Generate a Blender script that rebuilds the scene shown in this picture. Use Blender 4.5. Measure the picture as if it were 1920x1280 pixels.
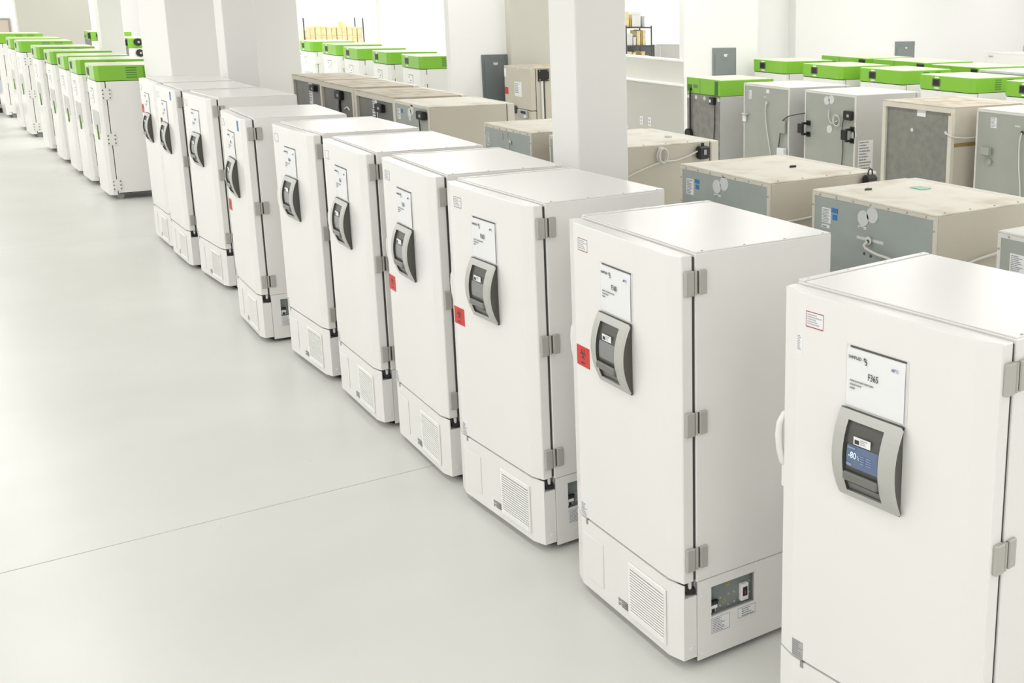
import bpy, bmesh, math, random
from mathutils import Matrix, Vector
random.seed(7)
for o in list(bpy.data.objects): bpy.data.objects.remove(o)
SC = bpy.context.scene
C = SC.collection

# ------------------------------------------------------------------ camera
YAW, PITCH, ROLL = 0.6950057, 0.2312651, 0.0176732
FPX, PPX, PPY = 2126.8056, 545.2098, -141.1814
fw = Vector((math.sin(YAW)*math.cos(PITCH), math.cos(YAW)*math.cos(PITCH), -math.sin(PITCH)))
r0 = Vector((math.cos(YAW), -math.sin(YAW), 0)); u0 = r0.cross(fw)
rr = r0*math.cos(ROLL) + u0*math.sin(ROLL); uu = -r0*math.sin(ROLL) + u0*math.cos(ROLL)
cd = bpy.data.cameras.new('camera'); cam = bpy.data.objects.new('camera', cd); C.objects.link(cam)
cam.matrix_world = Matrix(((rr.x, uu.x, -fw.x, -2.61362), (rr.y, uu.y, -fw.y, -3.93845), (rr.z, uu.z, -fw.z, 3.051857), (0, 0, 0, 1)))
cd.sensor_fit = 'HORIZONTAL'; cd.sensor_width = 36; cd.lens = FPX/1920*36
cd.shift_x = -PPX/1920; cd.shift_y = PPY/1920; cd.clip_end = 200; cd.clip_start = .05
SC.camera = cam

# ------------------------------------------------------------------ world, exposure, unseen ceiling lamps
w = bpy.data.worlds.new('world'); SC.world = w; w.use_nodes = True
w.node_tree.nodes['Background'].inputs[0].default_value = (1, .98, .95, 1)
w.node_tree.nodes['Background'].inputs[1].default_value = .3
vs = SC.view_settings
vs.view_transform = 'Standard'; vs.look = 'None'; vs.gamma = 1; vs.use_curve_mapping = False
vs.exposure = -0.98
CEIL = 4.8
LAMPX = (-11.5, -8.2, -5.0, -1.6, 2.9, 4.4, 8.6, 12.0, 15.5, 19.5); LAMPY = [-13.0 + 2.6*k for k in range(19)]  # outer rows are unseen lamps added to brighten freezer fronts, sides and far walls
LPOW = {-11.5: 56, -8.2: 56, -5.0: 59, -1.6: 44, 2.9: 95, 4.4: 66, 8.6: 72, 12.0: 66, 15.5: 78, 19.5: 78}
for lx in LAMPX:
    for ly in LAMPY:
        if lx > 10.8 and 13.3 < ly < 16.6: continue
        if lx > 3 and ly > 27.6: continue
        if lx == 2.9 and ly < 22: continue  # unseen row added to brighten the far end wall
        l = bpy.data.lights.new('unseen_ceiling_lamp', 'AREA'); l.shape = 'RECTANGLE'; l.size = .6; l.size_y = 1.5
        l.energy = LPOW[lx]*(1.35 if ly < -4 else 1 if ly < 4 else 1.15 if ly < 33.4 else 3.5)*(1.35 if ly > 17.5 and lx > 8 else 1.35 if ly > 17.5 and lx > 3 else 1); l.color = (1, .991, .972)
        o = bpy.data.objects.new('unseen_ceiling_lamp_light', l); C.objects.link(o); o.location = (lx, ly, CEIL-.06)

# ------------------------------------------------------------------ materials
MATS = {}
def mat(name, col, rough=.5, metal=0, var=0, scale=6, bump=0, bscale=60, spec=.5, emit=0, alpha=1, col2=None, thr=(.35, .75)):
    m = bpy.data.materials.new(name); m.use_nodes = True; nt = m.node_tree; b = nt.nodes['Principled BSDF']
    b.inputs['Base Color'].default_value = (*col, 1); b.inputs['Roughness'].default_value = rough
    b.inputs['Metallic'].default_value = metal; b.inputs['Specular IOR Level'].default_value = spec
    if alpha < 1: b.inputs['Alpha'].default_value = alpha
    if emit:
        b.inputs['Emission Color'].default_value = (*col, 1); b.inputs['Emission Strength'].default_value = emit
    if var or col2:
        tc = nt.nodes.new('ShaderNodeTexCoord'); n = nt.nodes.new('ShaderNodeTexNoise'); n.inputs['Scale'].default_value = scale
        n.inputs['Detail'].default_value = 5; nt.links.new(tc.outputs['Object'], n.inputs['Vector'])
        rp = nt.nodes.new('ShaderNodeValToRGB'); rp.color_ramp.elements[0].position = thr[0]; rp.color_ramp.elements[1].position = thr[1]
        c2 = col2 or tuple(max(0, c*(1-var)) for c in col)
        rp.color_ramp.elements[0].color = (*col, 1); rp.color_ramp.elements[1].color = (*c2, 1)
        nt.links.new(n.outputs['Fac'], rp.inputs[0]); nt.links.new(rp.outputs[0], b.inputs['Base Color'])
    if bump:
        n2 = nt.nodes.new('ShaderNodeTexNoise'); n2.inputs['Scale'].default_value = bscale
        tc2 = nt.nodes.new('ShaderNodeTexCoord'); nt.links.new(tc2.outputs['Object'], n2.inputs['Vector'])
        bp = nt.nodes.new('ShaderNodeBump'); bp.inputs['Strength'].default_value = bump; bp.inputs['Distance'].default_value = .01
        nt.links.new(n2.outputs['Fac'], bp.inputs['Height']); nt.links.new(bp.outputs[0], b.inputs['Normal'])
    MATS[name] = m; return m
mat('white', (.83, .822, .797), .24, var=.02, scale=2)
mat('whiteslat', (.86, .855, .83), .35)
mat('gasket', (.06, .06, .055), .7)
mat('black', (.012, .012, .012), .45)
mat('recess', (.30, .30, .28), .6)
mat('silver', (.50, .50, .47), .38, metal=.25, var=.03, scale=9)
mat('hinge', (.46, .455, .42), .4, metal=.2)
mat('ventshade', (.20, .20, .185), .7)
mat('dkgrey', (.085, .085, .075), .4)
mat('midgrey', (.17, .17, .16), .35)
mat('screen', (.22, .225, .225), .2)
mat('screenblue', (.10, .14, .235), .25, emit=.45)
mat('screenhi', (.20, .25, .36), .3, emit=.5)
mat('glyph', (.75, .85, .95), .3, emit=.8)
mat('paper', (.84, .85, .86), .5)
mat('sleeve', (.74, .74, .74), .25)
mat('ink', (.04, .04, .045), .6)
mat('inkgrey', (.28, .28, .29), .6)
mat('inkblue', (.08, .11, .42), .6)
mat('red', (.62, .025, .02), .45)
mat('crimson', (.35, .03, .06), .5)
mat('blue', (.035, .20, .48), .5)
mat('yellow', (.55, .45, .05), .5)
mat('service', (.26, .29, .28), .4, metal=.2, var=.08, scale=12)
mat('dark', (.03, .03, .028), .8)
mat('greymark', (.42, .42, .41), .6)
# older freezers
mat('tan', (.59, .55, .465), .45, var=.06, scale=3)
mat('tanlight', (.70, .67, .58), .45, var=.05, scale=3)
mat('dirty', (.81, .775, .68), .6, col2=(.62, .55, .44), scale=4.5, thr=(.5, .78))
mat('dirtier', (.60, .54, .43), .65, col2=(.36, .30, .21), scale=5, thr=(.45, .75))
mat('steelblue', (.40, .45, .425), .42, metal=.15, var=.10, scale=3)
mat('steelgrey', (.40, .425, .385), .42, metal=.15, var=.08, scale=3)
mat('darkpanel', (.22, .22, .205), .5, metal=.1, var=.2, scale=4)
mat('galv', (.30, .30, .275), .38, metal=.35, col2=(.23, .24, .22), scale=14, thr=(.3, .7))
mat('concretegrey', (.27, .265, .245), .6, col2=(.20, .20, .185), scale=9, thr=(.4, .7))
mat('lightgrey', (.55, .55, .53), .4, var=.04, scale=3)
mat('offwhite', (.74, .73, .69), .45, col2=(.66, .64, .58), scale=5, thr=(.5, .8))
mat('patch', (.66, .68, .67), .6)
mat('cable', (.72, .71, .66), .5)
mat('green', (.225, .515, .045), .28, var=.03, scale=3)
mat('greenmid', (.13, .26, .02), .5)
mat('greendark', (.05, .17, .012), .6)
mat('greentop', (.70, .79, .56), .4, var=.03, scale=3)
mat('taped', (.30, .62, .45), .5)
mat('plate', (.13, .14, .14), .5)
mat('doorgrey', (.155, .175, .18), .45, var=.05, scale=3)
mat('doorgrey2', (.24, .265, .26), .45, var=.05, scale=3)
mat('chrome', (.75, .75, .74), .25, metal=.6)
# building
mat('wall', (.90, .895, .88), .6, bump=.03, bscale=40)
mat('column', (.89, .883, .862), .55, bump=.03, bscale=40)
mat('beige', (.62, .605, .54), .6)
mat('halfgrey', (.56, .555, .52), .6)
mat('halfcream', (.72, .715, .67), .6)
mat('ceiling', (.48, .48, .465), .7)
mat('joint', (.22, .21, .19), .8)
mat('box', (.80, .64, .32), .6, col2=(.86, .76, .50), scale=9, thr=(.4, .6))
mat('boxdark', (.58, .38, .09), .6)
mat('brown', (.30, .21, .09), .6)
mat('boxwhite', (.82, .82, .80), .6)
mat('rack', (.10, .10, .10), .5, metal=.3)
mat('mesh', (.13, .135, .13), .6)
mat('boardtan', (.58, .50, .42), .6)
# floor: glossy epoxy with faint clouding and specks
def floor_mat():
    m = bpy.data.materials.new('epoxy'); m.use_nodes = True; nt = m.node_tree; b = nt.nodes['Principled BSDF']
    tc = nt.nodes.new('ShaderNodeTexCoord')
    n = nt.nodes.new('ShaderNodeTexNoise'); n.inputs['Scale'].default_value = .8; n.inputs['Detail'].default_value = 6
    nt.links.new(tc.outputs['Object'], n.inputs['Vector'])
    rp = nt.nodes.new('ShaderNodeValToRGB')
    rp.color_ramp.elements[0].position = .35; rp.color_ramp.elements[0].color = (.685, .688, .655, 1)
    rp.color_ramp.elements[1].position = .7; rp.color_ramp.elements[1].color = (.735, .735, .704, 1)
    nt.links.new(n.outputs['Fac'], rp.inputs[0])
    v = nt.nodes.new('ShaderNodeTexVoronoi'); v.inputs['Scale'].default_value = 2.6; v.inputs['Randomness'].default_value = 1
    nt.links.new(tc.outputs['Object'], v.inputs['Vector'])
    lt = nt.nodes.new('ShaderNodeMath'); lt.operation = 'LESS_THAN'; lt.inputs[1].default_value = .016
    nt.links.new(v.outputs['Distance'], lt.inputs[0])
    mu = nt.nodes.new('ShaderNodeMath'); mu.operation = 'MULTIPLY'; mu.inputs[1].default_value = .45
    nt.links.new(lt.outputs[0], mu.inputs[0])
    mx = nt.nodes.new('ShaderNodeMixRGB'); mx.inputs[2].default_value = (.25, .24, .22, 1)
    nt.links.new(mu.outputs[0], mx.inputs[0]); nt.links.new(rp.outputs[0], mx.inputs[1]); nt.links.new(mx.outputs[0], b.inputs['Base Color'])
    n3 = nt.nodes.new('ShaderNodeTexNoise'); n3.inputs['Scale'].default_value = 3; nt.links.new(tc.outputs['Object'], n3.inputs['Vector'])
    mr = nt.nodes.new('ShaderNodeMapRange'); mr.inputs['To Min'].default_value = .29; mr.inputs['To Max'].default_value = .35
    nt.links.new(n3.outputs['Fac'], mr.inputs['Value']); nt.links.new(mr.outputs[0], b.inputs['Roughness'])
    n4 = nt.nodes.new('ShaderNodeTexNoise'); n4.inputs['Scale'].default_value = 2.2; n4.inputs['Detail'].default_value = 2
    nt.links.new(tc.outputs['Object'], n4.inputs['Vector'])
    bp = nt.nodes.new('ShaderNodeBump'); bp.inputs['Strength'].default_value = .05; bp.inputs['Distance'].default_value = .05
    nt.links.new(n4.outputs['Fac'], bp.inputs['Height']); nt.links.new(bp.outputs[0], b.inputs['Normal'])
    MATS['epoxy'] = m
floor_mat()

# ------------------------------------------------------------------ mesh helpers
class MB:
    def __init__(s): s.v = []; s.f = []
    def box(s, x0, x1, y0, y1, z0, z1):
        return s.prism([(x0, y0), (x1, y0), (x1, y1), (x0, y1)], z0, z1)
    def prism(s, poly, z0, z1, top=None):
        n = len(s.v); k = len(poly); top = top or poly
        s.v += [(x, y, z0) for x, y in poly] + [(x, y, z1) for x, y in top]
        s.f.append([n+i for i in range(k)][::-1]); s.f.append([n+k+i for i in range(k)])
        for i in range(k):
            j = (i+1) % k; s.f.append([n+i, n+j, n+k+j, n+k+i])
        return s
    def prismx(s, poly, x0, x1):          # polygon in (y,z), extruded along x
        n = len(s.v); k = len(poly)
        s.v += [(x0, y, z) for y, z in poly] + [(x1, y, z) for y, z in poly]
        s.f.append([n+i for i in range(k)][::-1]); s.f.append([n+k+i for i in range(k)])
        for i in range(k):
            j = (i+1) % k; s.f.append([n+i, n+j, n+k+j, n+k+i])
        return s
    def cyl(s, c, r, h, axis='z', n=12):  # from c along axis by h
        b = len(s.v); ax = {'x': 0, 'y': 1, 'z': 2}[axis]; a1, a2 = [(1, 2), (2, 0), (0, 1)][ax]
        for t in (0, h):
            for i in range(n):
                p = list(c); p[ax] += t; p[a1] += r*math.cos(2*math.pi*i/n); p[a2] += r*math.sin(2*math.pi*i/n); s.v.append(tuple(p))
        s.f.append([b+i for i in range(n)][::-1]); s.f.append([b+n+i for i in range(n)])
        for i in range(n):
            j = (i+1) % n; s.f.append([b+i, b+j, b+n+j, b+n+i])
        return s
    def tube(s, pts, r, n=6, flat=1):
        pts = [Vector(p) for p in pts]; b = len(s.v); m = len(pts)
        for i, p in enumerate(pts):
            t = (pts[min(i+1, m-1)]-pts[max(i-1, 0)]).normalized()
            a = Vector((0, 1, 0)) if abs(t.y) < .9 else Vector((1, 0, 0))
            e1 = t.cross(a).normalized(); e2 = t.cross(e1)
            rad = r[i] if isinstance(r, (list, tuple)) else r
            for k in range(n):
                q = 2*math.pi*k/n; s.v.append(tuple(p+e1*rad*math.cos(q)+e2*rad*flat*math.sin(q)))
        for i in range(m-1):
            for k in range(n):
                l = (k+1) % n; s.f.append([b+i*n+k, b+i*n+l, b+(i+1)*n+l, b+(i+1)*n+k])
        s.f.append([b+k for k in range(n)][::-1]); s.f.append([b+(m-1)*n+k for k in range(n)])
        return s
    def grid(s, P):                        # P[i][j] rows of points
        b = len(s.v); m, n = len(P), len(P[0])
        for row in P: s.v += [tuple(p) for p in row]
        for i in range(m-1):
            for j in range(n-1): s.f.append([b+i*n+j, b+i*n+j+1, b+(i+1)*n+j+1, b+(i+1)*n+j])
        return s
    def mesh(s, name, m, bevel=0, smooth=False, seg=1):
        me = bpy.data.meshes.new(name); me.from_pydata(s.v, [], s.f)
        bm = bmesh.new(); bm.from_mesh(me); bmesh.ops.recalc_face_normals(bm, faces=bm.faces)
        if bevel:
            es = [e for e in bm.edges if len(e.link_faces) == 2 and e.calc_face_angle(0) > .25]
            bmesh.ops.bevel(bm, geom=es, offset=bevel, segments=seg, affect='EDGES', clamp_overlap=True)
        if smooth:
            for f in bm.faces: f.smooth = True
        bm.to_mesh(me); bm.free(); me.materials.append(MATS[m]); return me
CACHE = {}
def part(parent, name, key, fn, m, bevel=0, smooth=False, label=None, loc=None, seg=1):
    k = (key, m)
    if k not in CACHE:
        mb = MB(); fn(mb); CACHE[k] = mb.mesh(name, m, bevel, smooth, seg)
    o = bpy.data.objects.new(name, CACHE[k]); C.objects.link(o)
    if parent: o.parent = parent
    if loc: o.location = loc
    if label: o['label'] = label
    return o
def uq(n=[0]): n[0] += 1; return n[0]
def thing(name, label, cat, loc=(0, 0, 0), yaw=0, group=None):
    o = bpy.data.objects.new(name, None); C.objects.link(o); o.location = loc; o.rotation_euler = (0, 0, yaw)
    o.empty_display_size = .1; o['label'] = label; o['category'] = cat
    if group: o['group'] = group
    return o
def struct(name, fn, m, parent=None, bevel=0):
    o = part(parent, name, uq(), fn, m, bevel)
    if not parent: o['kind'] = 'structure'
    return o
FRONT = Matrix(((0, 0, -1), (-1, 0, 0), (0, 1, 0)))    # reads left-to-right on a face looking to -X
SIDE = Matrix(((1, 0, 0), (0, 0, -1), (0, 1, 0)))      # on a face looking to -Y
def flat(parent, name, mesh, loc, rot=FRONT):
    o = bpy.data.objects.new(name, mesh); C.objects.link(o); o.parent = parent
    M = rot.to_4x4(); M.translation = Vector(loc); o.matrix_local = M
    return o
def text_mesh(s, size, m, align='LEFT', xs=1):
    k = ('txt', s, size, m, align, xs)
    if k not in CACHE:
        cu = bpy.data.curves.new('t', 'FONT'); cu.body = s; cu.size = size; cu.align_x = align; cu.resolution_u = 2; cu.extrude = .0004
        to = bpy.data.objects.new('t', cu); C.objects.link(to)
        me = bpy.data.meshes.new_from_object(to); bpy.data.objects.remove(to)
        for v in me.vertices: v.co.x *= xs
        me.materials.clear(); me.materials.append(MATS[m]); me.name = 'lettering'; CACHE[k] = me
    return CACHE[k]
def bars_mesh(key, rows, m, t=.0004):
    # rows of (x0,x1,y0,y1) flat printed bars in the XY plane
    k = ('bars', key, m)
    if k not in CACHE:
        mb = MB()
        for a, b, c, d in rows: mb.box(a, b, c, d, -t, t)
        CACHE[k] = mb.mesh('print', m)
    return CACHE[k]
def greek(x0, y0, wid, h, n, seed, lh=None):
    # n lines of broken bars that read as small print
    rnd = random.Random(seed); out = []; lh = lh or h/n
    for i in range(n):
        y = y0-i*lh; x = x0; end = x0+wid*rnd.uniform(.55, 1)
        while x < end:
            l = rnd.uniform(.05, .2)*wid; out.append((x, min(x+l, end), y-lh*.45, y)); x += l+wid*.03
    return out
def bio_mesh(sz):
    k = ('bio', sz)
    if k not in CACHE:
        mb = MB()
        def arc(cx, cy, ri, ro, a0, a1, n=14):
            P = [[(cx+r*math.cos(a0+(a1-a0)*i/n), cy+r*math.sin(a0+(a1-a0)*i/n), 0) for i in range(n+1)] for r in (ri, ro)]
            mb.grid(P)
        R = sz
        for q in (90, 210, 330):
            a = math.radians(q); cx, cy = .42*R*math.cos(a), .42*R*math.sin(a)
            arc(cx, cy, .30*R, .46*R, a+math.radians(38), a+math.radians(322))
        arc(0, 0, .30*R, .37*R, 0, 2*math.pi, 24)
        mb.box(-.55*R, .55*R, -1.35*R, -1.15*R, -.0002, .0002)
        CACHE[k] = mb.mesh('biohazard_symbol', 'ink')
    return CACHE[k]

# ------------------------------------------------------------------ the building
base = struct('floor', lambda b: b.box(-14, 23, -16, 37, -.25, -.012), 'joint')
ys = [-16, -6.15, 3.0, 12.15, 21.3, 30.45, 37]
for a, c in zip(ys, ys[1:]):
    part(base, 'slab', uq(), lambda b: b.box(-14, 23, a+.004, c-.004, -.2, 0), 'epoxy', .002)
struct('ceiling', lambda b: b.box(-14, 23, -16, 37, CEIL, CEIL+.2), 'ceiling')
struct('wall_left', lambda b: b.box(-14.2, -14, -16, 37, 0, CEIL), 'wall')
struct('wall_front', lambda b: b.box(-14, 23, -16.2, -16, 0, CEIL), 'wall')
struct('wall_right', lambda b: b.box(23, 23.2, -16, 37, 0, CEIL), 'wall')
struct('wall_back', lambda b: b.box(-14, 23, 37, 37.2, 0, CEIL), 'wall')
# rectangular columns and wall blocks
COLS = [('column', (1.04, 1.42, 2.79, 3.16), 'column'), ('column', (1.0, 1.37, 11.66, 12.05), 'column'), ('column', (1.02, 1.40, 20.75, 21.15), 'column')]
for n, (a, b_, c, d), m in COLS:
    struct(n, lambda b: b.box(a, b_, c, d, 0, CEIL), m, bevel=.008)
struct('wall_block_passage', lambda b: b.box(.67, 2.33, 13.2, 15.0, 0, CEIL), 'column', bevel=.008)
struct('wall_block_far', lambda b: b.box(.95, 2.62, 33, 33.3, 0, CEIL), 'beige', bevel=.008)
struct('wall_block_mid', lambda b: b.box(4.71, 5.72, 13.62, 13.8, 0, CEIL), 'wall', bevel=.008)
struct('wall_block_near', lambda b: b.box(5.66, 6.9, 13.45, 13.8, 0, CEIL), 'beige', bevel=.008)
struct('wall_block_right', lambda b: b.box(9.04, 10.72, 13.5, 13.66, 0, CEIL), 'wall', bevel=.008)
struct('wall_recess', lambda b: b.box(10.72, 13.07, 15.5, 15.7, 0, CEIL), 'wall')
struct('wall_far_right', lambda b: b.box(13.07, 23, 15.25, 15.7, 0, CEIL), 'wall', bevel=.01)
struct('wall_rear_hall', lambda b: b.box(4, 23, 28.5, 28.7, 0, CEIL), 'wall')
struct('wall_pilaster', lambda b: b.box(8.85, 9.35, 28.25, 28.5, 0, CEIL), 'wall', bevel=.01)
# low partition wall with two ledges
hw = struct('wall_low', lambda b: b.box(9.0, 9.16, 13.52, 20.5, 0, 1.46), 'halfgrey')
part(hw, 'upper_panel', uq(), lambda b: b.box(9.03, 9.16, 13.52, 20.5, 1.50, 1.90), 'halfcream')
part(hw, 'ledge', uq(), lambda b: b.box(8.96, 9.16, 13.52, 20.5, 1.46, 1.50), 'wall', .006)
part(hw, 'ledge', uq(), lambda b: b.box(9.0, 9.2, 13.52, 20.5, 1.90, 1.935), 'wall', .006)
for i, yy in enumerate((14.62, 14.92)):
    t = thing('wall_outlet', ['white wall outlet on the low grey partition, nearer the tall white block', 'white wall outlet on the low grey partition, nearer the column'][i], 'outlet', (9.0, yy, .72), 0, 'outlets on the low partition')
    part(t, 'cover_plate', 'outlet', lambda b: b.box(-.01, 0, -.05, .05, -.08, .08), 'paper', .003)
    part(t, 'socket', 'socket', lambda b: (b.box(-.013, -.009, -.02, .02, .015, .05), b.box(-.013, -.009, -.02, .02, -.05, -.015)), 'greymark')

# electrical panels on the walls
def epanel(x, y, z0, z1, wd, label, m):
    t = thing('electrical_panel', label, 'panel', (x, y, z0), 0, 'electrical panels')
    h = z1-z0; k = uq()
    part(t, 'frame', k, lambda b: b.box(0, wd, -.03, 0, 0, h), m, .004)
    part(t, 'panel_door', k+.1, lambda b: b.box(.04, wd-.04, -.042, -.028, .04, h-.10*wd/.5), m, .004)
    part(t, 'latch', k+.2, lambda b: b.prism([(wd*.5-.03, 0), (wd*.5+.03, 0), (wd*.5+.03, .02), (wd*.5-.03, .02)], 0, .045, [(wd*.5-.045, 0), (wd*.5+.045, 0), (wd*.5+.045, .02), (wd*.5-.045, .02)]), 'chrome', .003, loc=(0, -.06, h-.17))
    return t
epanel(5.215, 13.62, 1.2, 2.09, .44, 'tall dark grey electrical panel on the white wall behind the tan freezer', 'doorgrey')
epanel(9.66, 13.5, 1.2, 2.145, .53, 'grey electrical panel on the white block above the green topped freezer with bare back', 'doorgrey2')
epanel(16.04, 15.25, 1.2, 2.13, .62, 'small grey electrical panel on the far right white wall', 'doorgrey2')
epanel(20.6, 15.25, 1.55, 1.98, .9, 'low grey panel on the far wall at the right edge', 'lightgrey')

# ------------------------------------------------------------------ white upright freezers of the front row
W, D, H = 1.032, .83, 1.99
DOORP = [(.055, .004), (0, .004), (-.025, .095), (-.025, W-.095), (0, W-.004), (.055, W-.004)]
FX = -.025
ZC, HZ = 1.421, .169
def bulge(z): return .016 + .045*max(0, 1-((z-ZC)/HZ)**2)
def bezel(b):
    ysl = [.375, .392, .452, .626, .669, .686]; zs = [1.252+i*(.338/14) for i in range(15)]
    zi0, zi1 = 1.283, 1.558
    zs = sorted(set([1.252, 1.262, zi0] + [zi0+(zi1-zi0)*i/10 for i in range(1, 10)] + [zi1, 1.58, 1.59]))
    for i in range(len(zs)-1):
        for j in range(5):
            if j == 2 and zs[i] >= zi0-1e-6 and zs[i+1] <= zi1+1e-6: continue
            q = []
            for (zz, yy) in ((zs[i], ysl[j]), (zs[i], ysl[j+1]), (zs[i+1], ysl[j+1]), (zs[i+1], ysl[j])):
                ins = .010 if (zz < 1.255 or zz > 1.587) else 0
                if yy == .375: yy += ins
                if yy == .686: yy -= ins
                q.append((FX-bulge(zz)+(.006 if yy in (.375, .686) else 0), yy, zz))
            n = len(b.v); b.v += q; b.f.append([n, n+1, n+2, n+3])
def bezel_rim(b):      # silver returning edge and dark flank down to the door
    zs = [1.252+i*(.338/16) for i in range(17)]
    for yy in (.377, .684):
        b.grid([[(FX-bulge(z)+.008, yy, z) for z in zs], [(FX, yy+(.012 if yy < .5 else -.012), z) for z in zs]])
    for zz in (1.252, 1.59):
        b.grid([[(FX-bulge(zz)+.002, .38, zz), (FX-bulge(zz)+.002, .68, zz)], [(FX, .39, zz), (FX, .67, zz)]])
def inset(b):
    zs = [1.283+.275*i/12 for i in range(13)]
    b.grid([[(FX-bulge(z)+.012, .452, z) for z in zs], [(FX-bulge(z)+.012, .626, z) for z in zs]])
    for yy in (.452, .626):
        b.grid([[(FX-bulge(z)+.012, yy, z) for z in zs], [(FX-bulge(z), yy, z) for z in zs]])
def elbow(b): b.tube([(.02, .03, .44), (.022, .028, .405), (.034, .026, .388), (.056, .024, .386), (.066, .024, .386)], [.012, .013, .016, .02, .02], 8)
def side_panel(b):
    for a in ((.0725, .146, .03, .4305), (.396, .83, .03, .4305), (.146, .396, .03, .231), (.146, .396, .385, .4305)):
        b.box(a[0], a[1], -.003, .006, a[2], a[3])
def handle(b):
    b.tube([(.03, W-.005, 1.455), (.012, W+.008, 1.447), (-.004, W+.016, 1.41), (-.008, W+.018, 1.36), (-.002, W+.017, 1.30), (.012, W+.014, 1.245), (.03, W-.002, 1.22)], [.012, .013, .014, .015, .015, .016, .014], 8)
def handle_small(b):
    b.tube([(.03, W-.008, 1.45), (.02, W+.002, 1.442), (.010, W+.006, 1.41), (.007, W+.007, 1.36), (.010, W+.006, 1.30), (.02, W+.004, 1.245), (.03, W-.006, 1.22)], [.011, .012, .013, .013, .013, .014, .012], 8)
def handle_base(b): b.box(.006, .05, W-.006, W+.018, 1.135, 1.25)
def white_freezer(i, x, y, yaw, label, code='F365', bio=None, blue=None, lit=False, extra=False, dblack=None):
    t = thing('upright_freezer', label, 'freezer', (x, y, 0), yaw, 'white upright freezers in the front row')
    near = i <= 5
    part(t, 'cabinet', 'wcab', lambda b: b.box(.068, D, 0, W, .432, 1.981), 'white', .004)
    part(t, 'top_panel', 'wtop', lambda b: b.box(.072, D-.002, .003, W-.040, 1.981, 1.9875), 'white', .002)
    part(t, 'edge_flange', 'wflange', lambda b: b.box(.072, D-.002, W-.033, W, 1.981, 1.99), 'white', .002)
    if i <= 6:
        for k in range(4):
            for yy in (.012, W-.016):
                part(t, 'screw', 'wscrew', lambda b: b.cyl((0, 0, 0), .0055, .004, 'z', 8), 'hinge', loc=(.11+k*.225, yy, 1.987))
    part(t, 'gasket', 'wgasket', lambda b: b.box(.054, .069, .01, W-.01, .445, 1.965), 'gasket')
    d = part(t, 'door', 'wdoor', lambda b: b.prism(DOORP, .44, 1.976), 'white', .004)
    part(t, 'lower_cabinet', 'wlow', lambda b: b.box(.075, D, .032, W-.004, .05, .432), 'white')
    part(t, 'side_panel', 'wside', side_panel, 'white')
    s = part(t, 'service_panel', 'wserv', lambda b: b.box(.14, .402, .027, .033, .225, .39), 'service')
    if i <= 7:
        part(s, 'terminal_block', 'wterm', lambda b: b.box(.150, .188, .006, .028, .262, .292), 'paper', .002)
        for k in range(4):
            part(s, 'switch_lever', 'wlever', lambda b: b.prism([(0, .004), (.008, .004), (.008, .022), (0, .022)], 0, .03, [(0, -.008), (.008, -.008), (.008, .012), (0, .012)]), 'black', loc=(.149+.0105*k, .004, .275))
        part(s, 'socket', 'wsock', lambda b: b.box(.152, .184, .016, .028, .238, .262), 'paper', .002)
        part(s, 'socket_face', 'wsockf', lambda b: b.box(.162, .177, .013, .018, .240, .259), 'black')
        part(s, 'breaker', 'wbrk', lambda b: b.box(.322, .368, .004, .028, .247, .335), 'paper', .004)
        part(s, 'rocker_switch', 'wrock', lambda b: b.box(.332, .358, .000, .006, .272, .318), 'black', .002)
        part(s, 'switch_mark', 'wrockr', lambda b: b.box(.338, .347, -.002, .001, .284, .30), 'crimson')
        for (a, c) in ((.26, .345), (.24, .262)):
            part(s, 'warning_triangle', 'wtri', lambda b: (b.v.extend([(0, 0, 0), (.022, 0, 0), (.011, 0, .02)]), b.f.append([0, 1, 2])), 'yellow', loc=(a-.012, .0265, c))
            part(s, 'warning_mark', 'wtrim', lambda b: b.box(.009, .013, -.0005, 0, .003, .012), 'ink', loc=(a-.012, .0263, c))
        for (a, c) in ((.215, .295), (.215, .255), (.262, .3), (.262, .245), (.295, .30), (.295, .25), (.385, .33), (.385, .27)):
            part(s, 'screw', 'wsscrew', lambda b: b.cyl((0, 0, 0), .0045, -.004, 'y', 6), 'chrome', loc=(a, .027, c))
        for nm, (x0, x1, z0, z1), n in (('caution_label', (.146, .25, .143, .222), 8), ('warning_label', (.298, .40, .17, .222), 4)):
            lb = part(t, nm, nm, lambda b: b.box(x0, x1, -.0042, -.003, z0, z1), 'paper')
            flat(lb, 'print', bars_mesh(nm, greek(x0+.022 if n == 4 else x0+.006, z1-.008, (x1-x0)*.72, (z1-z0)*.88, n, 3) + [(x0, x1, z1-.002, z1), (x0, x1, z0, z0+.002), (x0, x0+.0015, z0, z1), (x1-.0015, x1, z0, z1)], 'inkgrey'), (0, -.0045, 0), SIDE)
        part(t, 'cover_screw', 'wcs1', lambda b: b.cyl((.095, -.003, .36), .006, -.004, 'y', 8), 'paper')
        part(t, 'cover_screw', 'wcs2', lambda b: b.cyl((.095, -.003, .06), .006, -.004, 'y', 8), 'paper')
        part(t, 'plug_button', 'wplug', lambda b: b.cyl((.045, .004, .10), .013, -.006, 'y', 14), 'white')
    bp = part(t, 'base_panel', 'wbase', lambda b: (b.prism([(.07, .06), (-.0154, .06), (-.025, .095), (-.025, W-.095), (0, W-.004), (.07, W-.004)], .05, .432, None),
        b.prism([(.07, .004), (0, .004), (-.0154, .06), (.07, .06)], .05, .366), b.prism([(.006, .004), (0, .004), (-.0154, .06), (-.008, .06)], .366, .432)), 'white')
    part(t, 'hinge_recess', 'wrec', lambda b: b.box(.006, .07, .052, .058, .366, .434), 'recess')
    part(t, 'lower_hinge', 'welbow', elbow, 'black', smooth=True)
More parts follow.
